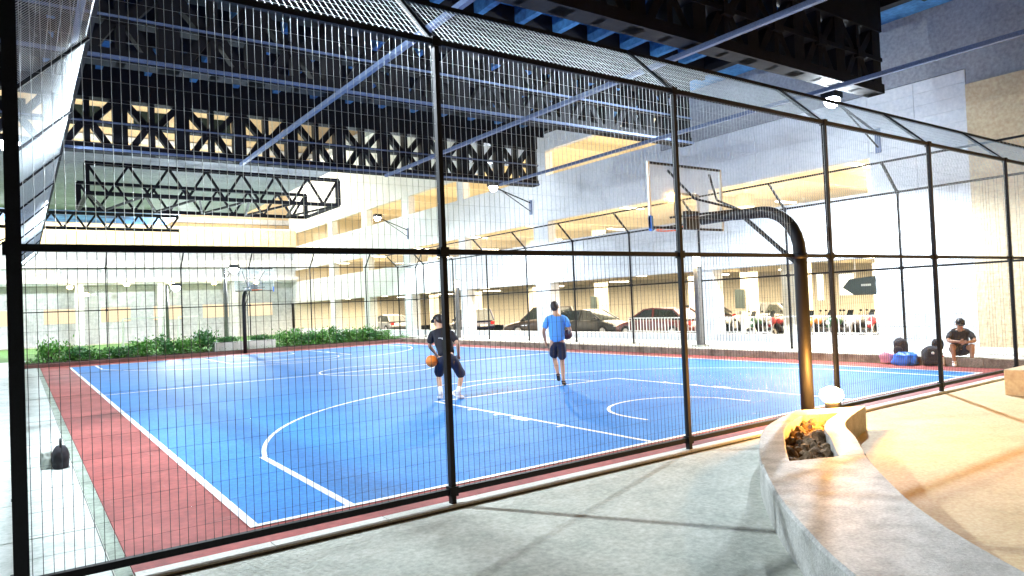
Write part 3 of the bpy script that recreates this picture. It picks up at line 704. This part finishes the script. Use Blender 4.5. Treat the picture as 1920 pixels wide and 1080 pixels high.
def person(label, loc, rz, J, mats, scale=1.0, cap=None, hairback=True):
    """J: joint positions in a frame with x right, y forward, z up."""
    P = thing('person', label, 'person', loc, rz); P.scale = (scale,)*3
    j = J; n = lambda k: j[k]
    body = {'pelvis': (n('pelvis'), (.135, .095)), 'waist': (n('waist'), (.125, .085)), 'chest': (n('chest'), (.155, .10)), 'neckb': (n('neckb'), (.075, .065)), 'neck': (n('neck'), .052),
            'head0': (lerp(n('neck'), n('head'), .45), (.066, .075)), 'head': (n('head'), (.078, .094)), 'head1': (lerp(n('neck'), n('head'), 1.42), (.068, .084))}
    E_ = [('pelvis', 'waist'), ('waist', 'chest'), ('chest', 'neckb'), ('neckb', 'neck'), ('neck', 'head0'), ('head0', 'head'), ('head', 'head1')]
    for s in 'LR':
        sh, el, wr, hd = n('sh'+s), n('el'+s), n('wr'+s), n('hd'+s)
        body['sh'+s] = (sh, .062); body['ua'+s] = (lerp(sh, el, .45), .050); body['el'+s] = (el, .040); body['fa'+s] = (lerp(el, wr, .35), .041); body['wr'+s] = (wr, .028)
        body['pm'+s] = (lerp(wr, hd, .55), (.036, .02)); body['kn_'+s] = (hd, (.034, .016))
        E_ += [('neckb', 'sh'+s), ('sh'+s, 'ua'+s), ('ua'+s, 'el'+s), ('el'+s, 'fa'+s), ('fa'+s, 'wr'+s), ('wr'+s, 'pm'+s), ('pm'+s, 'kn_'+s)]
        hp, kn, an, to = n('hp'+s), n('kn'+s), n('an'+s), n('to'+s)
        body['hp'+s] = (hp, .090); body['th'+s] = (lerp(hp, kn, .5), .074); body['kn'+s] = (kn, .053); body['cf'+s] = (lerp(kn, an, .32), .055); body['sn'+s] = (lerp(kn, an, .72), .040); body['an'+s] = (an, .034)
        body['he'+s] = (lerp(an, to, .25), .034); body['to'+s] = (to, (.036, .026))
        E_ += [('pelvis', 'hp'+s), ('hp'+s, 'th'+s), ('th'+s, 'kn'+s), ('kn'+s, 'cf'+s), ('cf'+s, 'sn'+s), ('sn'+s, 'an'+s), ('an'+s, 'he'+s), ('he'+s, 'to'+s)]
    bd = skin('body', body, E_, mats['skin'], P, root='pelvis')
    # fingers
    for s in 'LR':
        w, h = Vector(n('wr'+s)), Vector(n('hd'+s)); d = (h-w).normalized(); side = d.cross(Vector((0, 1, 0))); side = side.normalized() if side.length > .2 else Vector((1, 0, 0))
        curl = side.cross(d).normalized()*(-1 if s == 'L' else 1)
        fm = MB()
        for k, L in enumerate((.062, .072, .068, .052)):
            b = h+side*(k-1.5)*.017; fm.tube([b-d*.03, b+d*L*.5, b+d*L*.85+curl*L*.35], [.0095, .0088, .007], 8)
        b = w+(h-w)*.35+side*(-.03); fm.tube([b, b-side*.025+d*.03, b-side*.03+d*.06], [.011, .010, .008], 8)
        fm.obj('fingers', mats['skin'], P, True)
    # shirt
    up = lambda k, e=.02: tuple(x+e for x in body[k][1]) if isinstance(body[k][1], tuple) else body[k][1]+e
    hem = lerp(n('waist'), n('pelvis'), mats.get('hem', .8))
    SJ = {'hem': (hem, (.185, .140)), 'waist': (n('waist'), (.18, .135)), 'chest': (n('chest'), (.195, .135)), 'neckb': (n('neckb'), (.085, .075)), 'nk': (lerp(n('neckb'), n('neck'), .3), .064)}
    SE = [('hem', 'waist'), ('waist', 'chest'), ('chest', 'neckb'), ('neckb', 'nk')]
    for s in 'LR':
        SJ['sh'+s] = (n('sh'+s), .080); SJ['sl'+s] = (lerp(n('sh'+s), n('el'+s), .45), .072); SJ['sm'+s] = (lerp(n('sh'+s), n('el'+s), .78), .070)
        SE += [('neckb', 'sh'+s), ('sh'+s, 'sl'+s), ('sl'+s, 'sm'+s)]
    skin('shirt', SJ, SE, mats['shirt'], P, sub=3, root='chest')
    TJ = {'w': (lerp(n('pelvis'), n('waist'), .55), (.15, .11)), 'p': (n('pelvis'), (.162, .122))}; TE = [('w', 'p')]
    for s in 'LR':
        tt = mats.get('leg', .85)
        TJ['hp'+s] = (n('hp'+s), .112); TJ['a'+s] = (lerp(n('hp'+s), n('kn'+s), tt*.55), .105); TJ['b'+s] = (lerp(n('hp'+s), n('kn'+s), tt), .102)
        TE += [('p', 'hp'+s), ('hp'+s, 'a'+s), ('a'+s, 'b'+s)]
    skin('shorts', TJ, TE, mats['shorts'], P, sub=3, root='p')
    # shoes, socks
    for s in 'LR':
        an, to, kn = Vector(n('an'+s)), Vector(n('to'+s)), Vector(n('kn'+s)); d = to-an
        base = an+d*.3
        skin('shoe', {'h': (tuple(an-d*.18-Vector((0, 0, .02))), (.042, .045)), 'm': (tuple(an+d*.4-Vector((0, 0, .022))), (.046, .042)), 't': (tuple(to+d*.12), (.043, .030))}, [('h', 'm'), ('m', 't')], mats['shoe'], P, root='m')
        MB().tube([tuple(an-d*.02), tuple(an+(kn-an)*mats.get('sock', .12))], [.046, .046], 14).obj('sock', mats.get('sockm', m_whitecloth), P, True)
    # head details
    H = Vector(n('head')); fd = Vector(J.get('face', (0, 1, 0))).normalized(); upv = (H-Vector(n('neck'))).normalized(); fd = (fd-upv*fd.dot(upv)).normalized(); rt = fd.cross(upv)
    rotm = Matrix((rt, fd, upv)).transposed().to_euler()
    hd = ell('hair', tuple(H+upv*.035-fd*.018), (.092, .105, .105), mats['hair'], P, cut=-.28, rot=rotm)
    if hairback: ell('hair', tuple(H-fd*.045-upv*.0), (.083, .068, .092), mats['hair'], P, rot=rotm)
    for s in (-1, 1):
        ell('ear', tuple(H+rt*s*.086-upv*.01), (.012, .02, .032), mats['skin'], P, 10, rot=rotm)
        ell('eye', tuple(H+rt*s*.032+fd*.093+upv*.004), (.011, .007, .007), m_black, P, 8, rot=rotm)
    MB().tube([tuple(H+fd*.09+upv*.01), tuple(H+fd*.122-upv*.022), tuple(H+fd*.095-upv*.032)], [.009, .014, .011], 8).obj('nose', mats['skin'], P, True)
    ell('mouth', tuple(H+fd*.092-upv*.058), (.024, .008, .006), m_tail, P, 10, rot=rotm)
    if cap:
        ell('cap', tuple(H+upv*.045), (.101, .112, .09), cap, P, cut=-.1, rot=rotm)
        b = MB(); a0 = [H+upv*.045+fd*.09+rt*(t*.085)+fd*(.09*(1-t*t)) for t in (-1, -.6, -.2, .2, .6, 1)]
        a1 = [H+upv*.045+fd*.07+rt*(t*.085) for t in (-1, -.6, -.2, .2, .6, 1)]
        pts = a0+a1[::-1]; b.add([p for p in pts]+[p+upv*.012 for p in pts], [tuple(range(12)), tuple(range(23, 11, -1))]+[(i, (i+1) % 12, 12+(i+1) % 12, 12+i) for i in range(12)]); b.obj('cap_peak', cap, P)
    return P

# standing player seen from behind
J2 = dict(pelvis=(0, 0, .96), waist=(0, -.02, 1.12), chest=(.0, -.01, 1.36), neckb=(0, -.02, 1.50), neck=(-.005, .0, 1.58), head=(-.02, .03, 1.71),
          shL=(-.19, -.02, 1.46), elL=(-.29, -.02, 1.19), wrL=(-.26, .10, .98), hdL=(-.24, .14, .90),
          shR=(.19, -.02, 1.46), elR=(.29, .0, 1.20), wrR=(.27, .24, 1.13), hdR=(.25, .33, 1.13),
          hpL=(-.10, 0, .93), knL=(-.07, .18, .56), anL=(-.01, .10, .22), toL=(.0, .22, .10),
          hpR=(.10, 0, .93), knR=(.09, .02, .50), anR=(.10, -.04, .08), toR=(.13, .10, .035), face=(.1, 1, 0))
rz2 = math.atan2(-.63, .78)
person('person in a sky blue t-shirt and black shorts seen from behind on the court', (8.2, 5.8, .004), rz2, J2,
       dict(skin=m_skin, shirt=m_bluetee, shorts=m_navy, shoe=m_black, hair=m_hair, hem=1.25, leg=.92, sock=.06, sockm=m_black), 1.03)
# dribbling player
J1 = dict(pelvis=(.06, -.05, .80), waist=(.02, .02, .96), chest=(-.04, .10, 1.20), neckb=(-.08, .14, 1.33), neck=(-.10, .17, 1.40), head=(-.14, .23, 1.53),
          shL=(-.25, .12, 1.28), elL=(-.32, .2, 1.04), wrL=(-.24, .36, .88), hdL=(-.22, .44, .83),
          shR=(.13, .10, 1.28), elR=(.27, .02, 1.07), wrR=(.26, .14, .86), hdR=(.25, .2, .79),
          hpL=(-.05, -.05, .78), knL=(-.16, .18, .47), anL=(-.10, -.02, .08), toL=(-.16, .12, .035),
          hpR=(.16, -.06, .78), knR=(.30, .16, .46), anR=(.24, -.06, .08), toR=(.32, .08, .035), face=(-.9, .6, -.1))
pl1 = person('person in a black t-shirt and cap bending to dribble the orange ball', (5.34, 5.9, .004), rz2, J1,
       dict(skin=m_skin, shirt=m_blackcloth, shorts=m_navy, shoe=m_whitecloth, hair=m_hair, hem=.9, leg=1.12, sock=.4), 1.04, cap=m_black)
MB().box(-.09, .02, -.062, -.05, 1.16, 1.21).obj('shirt_print', m_whitecloth, pl1)
ell_b = ell('basketball', (5.09, 5.98, .80), (.122, .122, .122), m_ball, None, 28); tag(ell_b, 'orange basketball under the hand of the player in black', 'ball')
# white print on the back of the black shirt handled as a small cloth badge on the court player
b2 = ell('basketball', (8.60, 5.92, 1.13), (.12, .12, .12), m_darkball, None, 24); tag(b2, 'dark maroon ball held at the side of the player in blue', 'ball')
# seated person on the ledge
J3 = dict(pelvis=(0, 0, .13), waist=(0, .06, .28), chest=(0, .15, .48), neckb=(0, .22, .60), neck=(0, .25, .66), head=(0, .31, .78),
          shL=(-.19, .2, .56), elL=(-.27, .40, .38), wrL=(-.07, .50, .36), hdL=(.02, .53, .37),
          shR=(.19, .2, .56), elR=(.27, .40, .39), wrR=(.07, .53, .38), hdR=(-.03, .56, .38),
          hpL=(-.11, .02, .12), knL=(-.20, .44, .30), anL=(-.17, .46, -.12), toL=(-.20, .62, -.165),
          hpR=(.11, .02, .12), knR=(.20, .44, .30), anR=(.17, .48, -.12), toR=(.20, .64, -.165), face=(-.1, 1, -.3))
rz3 = math.atan2(.80, -.60)
def face_to(dx, dy): return math.atan2(-dx, dy)
person('person in a black t-shirt and cap sitting on the ledge with folded arms', (16.55, .98, .2), face_to(-.9, -.5), J3,
       dict(skin=m_skin2, shirt=m_blackcloth, shorts=m_navy, shoe=m_whitecloth, hair=m_hair, hem=.6, leg=.6, sock=.12), 1.0, cap=m_black)

# ------------------------------------------------------------------ bags
def soft(nm, sc, m, parent, loc, seed=1, amp=.25, sub=4, flat=True, rot=(0, 0, 0)):
    bm = bmesh.new(); bmesh.ops.create_icosphere(bm, subdivisions=sub, radius=1); o = Vector((seed*2.3, seed, -seed))
    for v in bm.verts:
        k = 1+amp*noise.noise(v.co*1.6+o)+amp*.35*noise.noise(v.co*4.5+o); c = v.co
        sq = .75
        c = Vector([math.copysign(abs(t)**sq, t) for t in c])*k; v.co = Vector((c.x*sc[0], c.y*sc[1], max(c.z, -.8 if flat else -9)*sc[2]))
    me = bpy.data.meshes.new(nm); bm.to_mesh(me); bm.free(); me.materials.append(m); me.polygons.foreach_set('use_smooth', [True]*len(me.polygons))
    return link(nm, me, parent, loc, rot)
bp = thing('backpack', 'round black backpack resting upright on top of the blue bag', 'backpack', (16.3, 2.22, .21))
soft('pack', (.17, .19, .27), m_blackcloth, bp, (0, 0, .22), 2, .12); soft('pocket', (.06, .13, .12), m_blackcloth, bp, (-.16, 0, .14), 3, .1)
for s in (-1, 1): MB().tube([(.12, s*.09, .4), (.2, s*.1, .3), (.2, s*.1, .15), (.14, s*.09, .02)], .014, 6).obj('strap', m_black, bp, True)
MB().tube([(0, -.05, .44), (0, -.03, .5), (0, .03, .5), (0, .05, .44)], .01, 6).obj('handle', m_black, bp, True)
bp.scale = (.85,)*3
bb = thing('sports_bag', 'crumpled bright blue bag on the court edge below the black backpack', 'bag', (15.9, 1.95, .0))
soft('bag_body', (.22, .34, .22), m_bag, bb, (0, 0, .17), 5, .35); MB().tube([(-.1, -.15, .3), (-.08, -.05, .38), (-.08, .08, .38), (-.1, .16, .3)], .014, 6).obj('handle', m_bag, bb, True)
bb.scale = (.8,)*3
soft('pink_towel', (.12, .16, .15), m_pink, None, (16.02, 2.42, .14), 6, .3, 3); tag(bpy.data.objects['pink_towel'], 'pink towel beside the blue bag at the kerb', 'towel')
bp2 = thing('backpack', 'black backpack leaning against the ledge between the blue bag and the sitter', 'backpack', (16.15, 1.38, .0), .4)
soft('pack', (.2, .26, .3), m_blackcloth, bp2, (-.05, .05, .24), 7, .18, rot=(0, .35, 0)); soft('lid', (.13, .15, .16), m_blackcloth, bp2, (.12, -.1, .58), 8, .2)
bp2.scale = (.85,)*3
soft('badge', (.012, .04, .04), m_signwhite, bp2, (-.235, .02, .36), 1, 0, 2)
MB().tube([(.0, -.2, .6), (-.16, -.2, .5), (-.2, -.16, .3), (-.1, -.2, .1)], .016, 6).obj('strap', m_black, bp2, True)
btl = thing('water_bottle', 'pale water bottle standing right of the leaning black backpack', 'bottle', (16.0, 1.13, 0))
MB().tube([(0, 0, 0), (0, 0, .17), (0, 0, .2), (0, 0, .22)], [.04, .04, .02, .018], 12).obj('bottle_body', m_signwhite, btl, True); MB().tube([(0, 0, .221), (0, 0, .25)], .02, 10).obj('cap', m_tail, btl, True)
tb = thing('tote_bag', 'black tote bag standing on the path outside the left court edge', 'bag', (-1.28, 4.4, -.03))
soft('bag_body', (.10, .13, .17), m_blackcloth, tb, (0, 0, .14), 3, .12); MB().tube([(0, -.07, .28), (0, -.05, .37), (0, .0, .40), (0, .05, .36), (0, .07, .28)], .012, 6).obj('handle', m_black, tb, True)
MB().box(-.105, -.1, -.06, .05, .22, .25).obj('zip', m_signwhite, tb)
pl = thing('plastic_bag', 'white plastic bag leaning behind the black tote bag', 'bag', (-1.42, 4.5, -.03))
soft('bag_body', (.08, .1, .15), m_signwhite, pl, (0, 0, .12), 9, .3); MB().tube([(0, -.03, .25), (0, 0, .32), (0, .03, .25)], .008, 6).obj('handle', m_signwhite, pl, True)

# ------------------------------------------------------------------ vehicles
def car_mesh_pts(L=4.4, Wd=1.76, suv=0):
    st = [(-.5, .42, .55, .86), (-.475, .30, .70, .93), (-.43, .25, .86 + suv*.1, .97), (-.30, .22, .92 + suv*.1, 1), (-.1, .20, .93+suv*.08, 1), (.12, .20, .92+suv*.06, 1), (.24, .20, .90, .99), (.38, .22, .78, .96), (.46, .26, .66, .90), (.5, .38, .52, .78)]
    return st
def car(label, loc, rz, m, suv=0, group=None):
    L, Wd = 4.4, 1.78
    c = thing('parked_car', label, 'car', loc, rz)
    v = []; st = car_mesh_pts(L, Wd, suv)
    for (t, z0, z1, w) in st:
        x = t*L; hw = Wd/2*w
        v += [(x, -hw*.93, z0), (x, -hw, z0+.12), (x, -hw, (z0+z1)/2+.05), (x, -hw*.94, z1-.03), (x, -hw*.8, z1), (x, hw*.8, z1), (x, hw*.94, z1-.03), (x, hw, (z0+z1)/2+.05), (x, hw, z0+.12), (x, hw*.93, z0)]
    n = len(st); fc = [(i*10+k, i*10+(k+1) % 10, (i+1)*10+(k+1) % 10, (i+1)*10+k) for i in range(n-1) for k in range(10)]
    fc += [tuple(range(10))[::-1], tuple(range((n-1)*10, n*10))]
    o = MB().add(v, fc).obj('body', m, c, True); s = o.modifiers.new('s', 'SUBSURF'); s.levels = 1; s.render_levels = 2
    top = 1.44+suv*.25
    bx = (-.47 if suv else -.44)*L
    gh = [(bx, .88, .78), (bx+.30+(.0 if suv else .35), top-.07, .66), (-.02*L, top, .64), (.08*L, top-.05, .65), (.27*L, .90, .76)]
    v = []
    for x, z, w in gh: v += [(x, -w, z), (x, w, z)]
    base = [(bx, .84), (.27*L, .86)]
    v2 = []
    for x, z, w in gh: v2 += [(x, -.84, .86), (x, .84, .86)]
    # cabin as closed hull: roof strip + glass sides
    mb = MB(); k = len(gh)
    for i in range(k-1): pass
    roof = MB().add([(gh[1][0], -gh[1][2], gh[1][1]), (gh[1][0], gh[1][2], gh[1][1]), (gh[2][0], -gh[2][2], gh[2][1]), (gh[2][0], gh[2][2], gh[2][1]), (gh[3][0], -gh[3][2], gh[3][1]), (gh[3][0], gh[3][2], gh[3][1])] +
                    [(gh[1][0], -gh[1][2], gh[1][1]-.06), (gh[1][0], gh[1][2], gh[1][1]-.06), (gh[2][0], -gh[2][2], gh[2][1]-.06), (gh[2][0], gh[2][2], gh[2][1]-.06), (gh[3][0], -gh[3][2], gh[3][1]-.06), (gh[3][0], gh[3][2], gh[3][1]-.06)],
                    [(0, 1, 3, 2), (2, 3, 5, 4), (6, 8, 9, 7), (8, 10, 11, 9), (0, 2, 8, 6), (2, 4, 10, 8), (1, 7, 9, 3), (3, 9, 11, 5), (0, 6, 7, 1), (4, 5, 11, 10)])
    roof.obj('roof', m, c)
    g = MB()
    z_ = .04
    for sgn in (-1, 1):
        pts = [(bx+.05, sgn*.80, .88), (gh[1][0]+.02, sgn*(gh[1][2]-.01), gh[1][1]-.03), (gh[2][0], sgn*(gh[2][2]-.01), gh[2][1]-.03), (gh[3][0], sgn*(gh[3][2]-.01), gh[3][1]-.03), (gh[4][0]-.04, sgn*.80, .88)]
        g.add(pts, [tuple(range(5)) if sgn > 0 else tuple(range(5))[::-1]])
    g.obj('side_window', m_carglass, c)
    MB().add([(gh[3][0]+.005, -gh[3][2]+.02, gh[3][1]-.02), (gh[3][0]+.005, gh[3][2]-.02, gh[3][1]-.02), (gh[4][0], .78, .885), (gh[4][0], -.78, .885)], [(0, 1, 2, 3)]).obj('windscreen', m_carglass, c)
    MB().add([(gh[1][0]-.005, gh[1][2]-.02, gh[1][1]-.02), (gh[1][0]-.005, -gh[1][2]+.02, gh[1][1]-.02), (bx, -.78, .885), (bx, .78, .885)], [(0, 1, 2, 3)]).obj('rear_window', m_carglass, c)
    for s in (-1, 1):
        MB().bar((gh[4][0], s*.80, .88), (gh[3][0], s*gh[3][2], gh[3][1]-.02), .06).obj('pillar', m, c)
        MB().bar((-.05*L, s*.815, .88), (-.04*L, s*.655, top-.04), .07).obj('pillar', m, c)
        MB().bar((bx, s*.80, .88), (gh[1][0], s*gh[1][2], gh[1][1]-.02), .09).obj('pillar', m, c)
        MB().box(.2*L, .2*L+.1, s*.95-.07, s*.95+.07, .92, 1.03).obj('mirror', m, c)
        MB().box(.468*L, .49*L, s*.62-.16, s*.62+.16, .58, .70).obj('headlight', m_lampglass, c)
        MB().box(-.497*L, -.478*L, s*.66-.13, s*.66+.13, .64, .82).obj('tail_light', m_tail, c)
        for x in (-.31*L, .30*L):
            w = MB().tube([(0, -.1, 0), (0, -.09, 0), (0, .09, 0), (0, .1, 0)], [.28, .315, .315, .28], 22).obj('wheel', m_tyre, c, False, (x, s*.80, .315))
            MB().tube([(0, s*.095, 0), (0, s*.108, 0)], [.20, .17], 14).obj('rim', m_rim, w)
    MB().box(.497*L, .51*L, -.26, .26, .36, .47).obj('number_plate', m_plate, c); MB().box(-.51*L, -.497*L, -.26, .26, .52, .63).obj('number_plate', m_plate, c)
    return c
pmaroon = mat('maroon_car_paint', (.12, .02, .018), .3, coat=.6); pgrey = mat('grey_green_car_paint', (.03, .032, .03), .3, coat=.6)
psilver = mat('silver_car_paint', (.35, .35, .34), .3, metal=.5, coat=.6); pbrown = mat('brown_car_paint', (.05, .035, .025), .3, coat=.6); pnavy = mat('dark_blue_car_paint', (.012, .012, .045), .3, coat=.6)
car('grey green car parked right behind the player in blue', (22.9, 21.2, .0), R(-78), pgrey)
car('maroon car parked behind the pale railing by the lamp column', (22.9, 16.4, .0), R(96), pmaroon)
car('brown tall car parked left of the bright white pillar', (23.4, 26.2, .0), R(140), pbrown, 1)
car('silver estate car parked far along the garage behind the shrubs', (23.0, 46.2, .0), R(90), psilver)
car('dark blue car parked beyond the dribbling player', (23.4, 34.0, .0), R(80), pnavy, 1)
car('second silver car in the row behind the maroon one', (29.5, 15.2, .0), R(84), psilver)
car('brown low car deep in the garage behind the grey green one', (30.2, 20.5, .0), R(100), pbrown)

def motorbike(label, loc, rz, m):
    b = thing('motorcycle', label, 'motorcycle', loc, rz)
    for x in (-.62, .66):
        w = MB().tube([(.0, -.05, 0), (0, -.03, 0), (0, .03, 0), (0, .05, 0)], [.26, .30, .30, .26], 20).obj('wheel', m_tyre, b, False, (x, 0, .3))
        MB().tube([(0, -.055, 0), (0, .055, 0)], .2, 14).obj('rim', m_rim, w)
    MB().tube([(-.5, 0, .45), (-.2, 0, .5), (.1, 0, .5), (.32, 0, .8), (.38, 0, .95)], [.06, .12, .14, .09, .05], 10).obj('frame', m_black, b, True)
    MB().tube([(-.7, 0, .72), (-.4, 0, .76), (-.05, 0, .74), (.05, 0, .7)], [.07, .12, .13, .08], 12).obj('seat', m_black, b, True)
    MB().tube([(-.02, 0, .78), (.12, 0, .84), (.32, 0, .8)], [.1, .17, .10], 12).obj('tank', m, b, True)
    MB().tube([(.28, 0, .98), (.44, 0, .86), (.56, 0, .62)], [.08, .15, .08], 12).obj('fairing', m, b, True)
    for s in (-1, 1): MB().bar((.66, s*.09, .3), (.36, s*.09, 1.0), .04).obj('fork', m_rim, b)
    MB().tube([(.28, -.36, 1.04), (.36, -.12, 1.0), (.36, .12, 1.0), (.28, .36, 1.04)], .016, 8).obj('handlebar', m_black, b, True)
    MB().tube([(.56, 0, .78), (.62, 0, .77)], [.08, .07], 12).obj('headlight', m_lampglass, b, True)
    for s in (-1, 1):
        MB().tube([(.34, s*.26, 1.02), (.3, s*.3, 1.16)], .008, 6).obj('mirror_stalk', m_black, b); ell('mirror', (.3, s*.31, 1.2), (.015, .06, .035), m_black, b, 10)
    MB().add([(.48, -.13, .98), (.48, .13, .98), (.36, .10, 1.22), (.36, -.10, 1.22)], [(0, 1, 2, 3)]).obj('windshield', m_carglass, b)
    MB().tube([(-.65, -.12, .32), (-.2, -.12, .3)], [.05, .03], 10).obj('exhaust', m_rim, b, True)
    return b
pyel = mat('orange_motorcycle_paint', (.7, .25, .03), .3, coat=1); pgr = mat('green_motorcycle_paint', (.05, .16, .08), .3, coat=1); pred = mat('red_motorcycle_paint', (.5, .04, .05), .3, coat=1); pwh = mat('white_motorcycle_paint', (.6, .6, .6), .3, coat=1)
for lb, x, y, a, m in (('orange motorcycle at the left of the rightmost garage opening', 21.5, 7.5, 172, pyel), ('green motorcycle second from the left in the rightmost opening', 21.6, 6.8, 168, pgr),
                       ('white motorcycle near the middle of the rightmost opening', 21.5, 6.1, 175, pwh), ('red motorcycle parked at the right end of the rightmost opening', 21.5, 5.3, 165, pred),
                       ('red motorcycle just left of the thick black hoop pole', 21.9, 9.3, 170, pred), ('green motorcycle by the near lamp column railing', 21.8, 10.1, 176, pgr)):
    motorbike(lb, (x, y, 0), R(a), m)
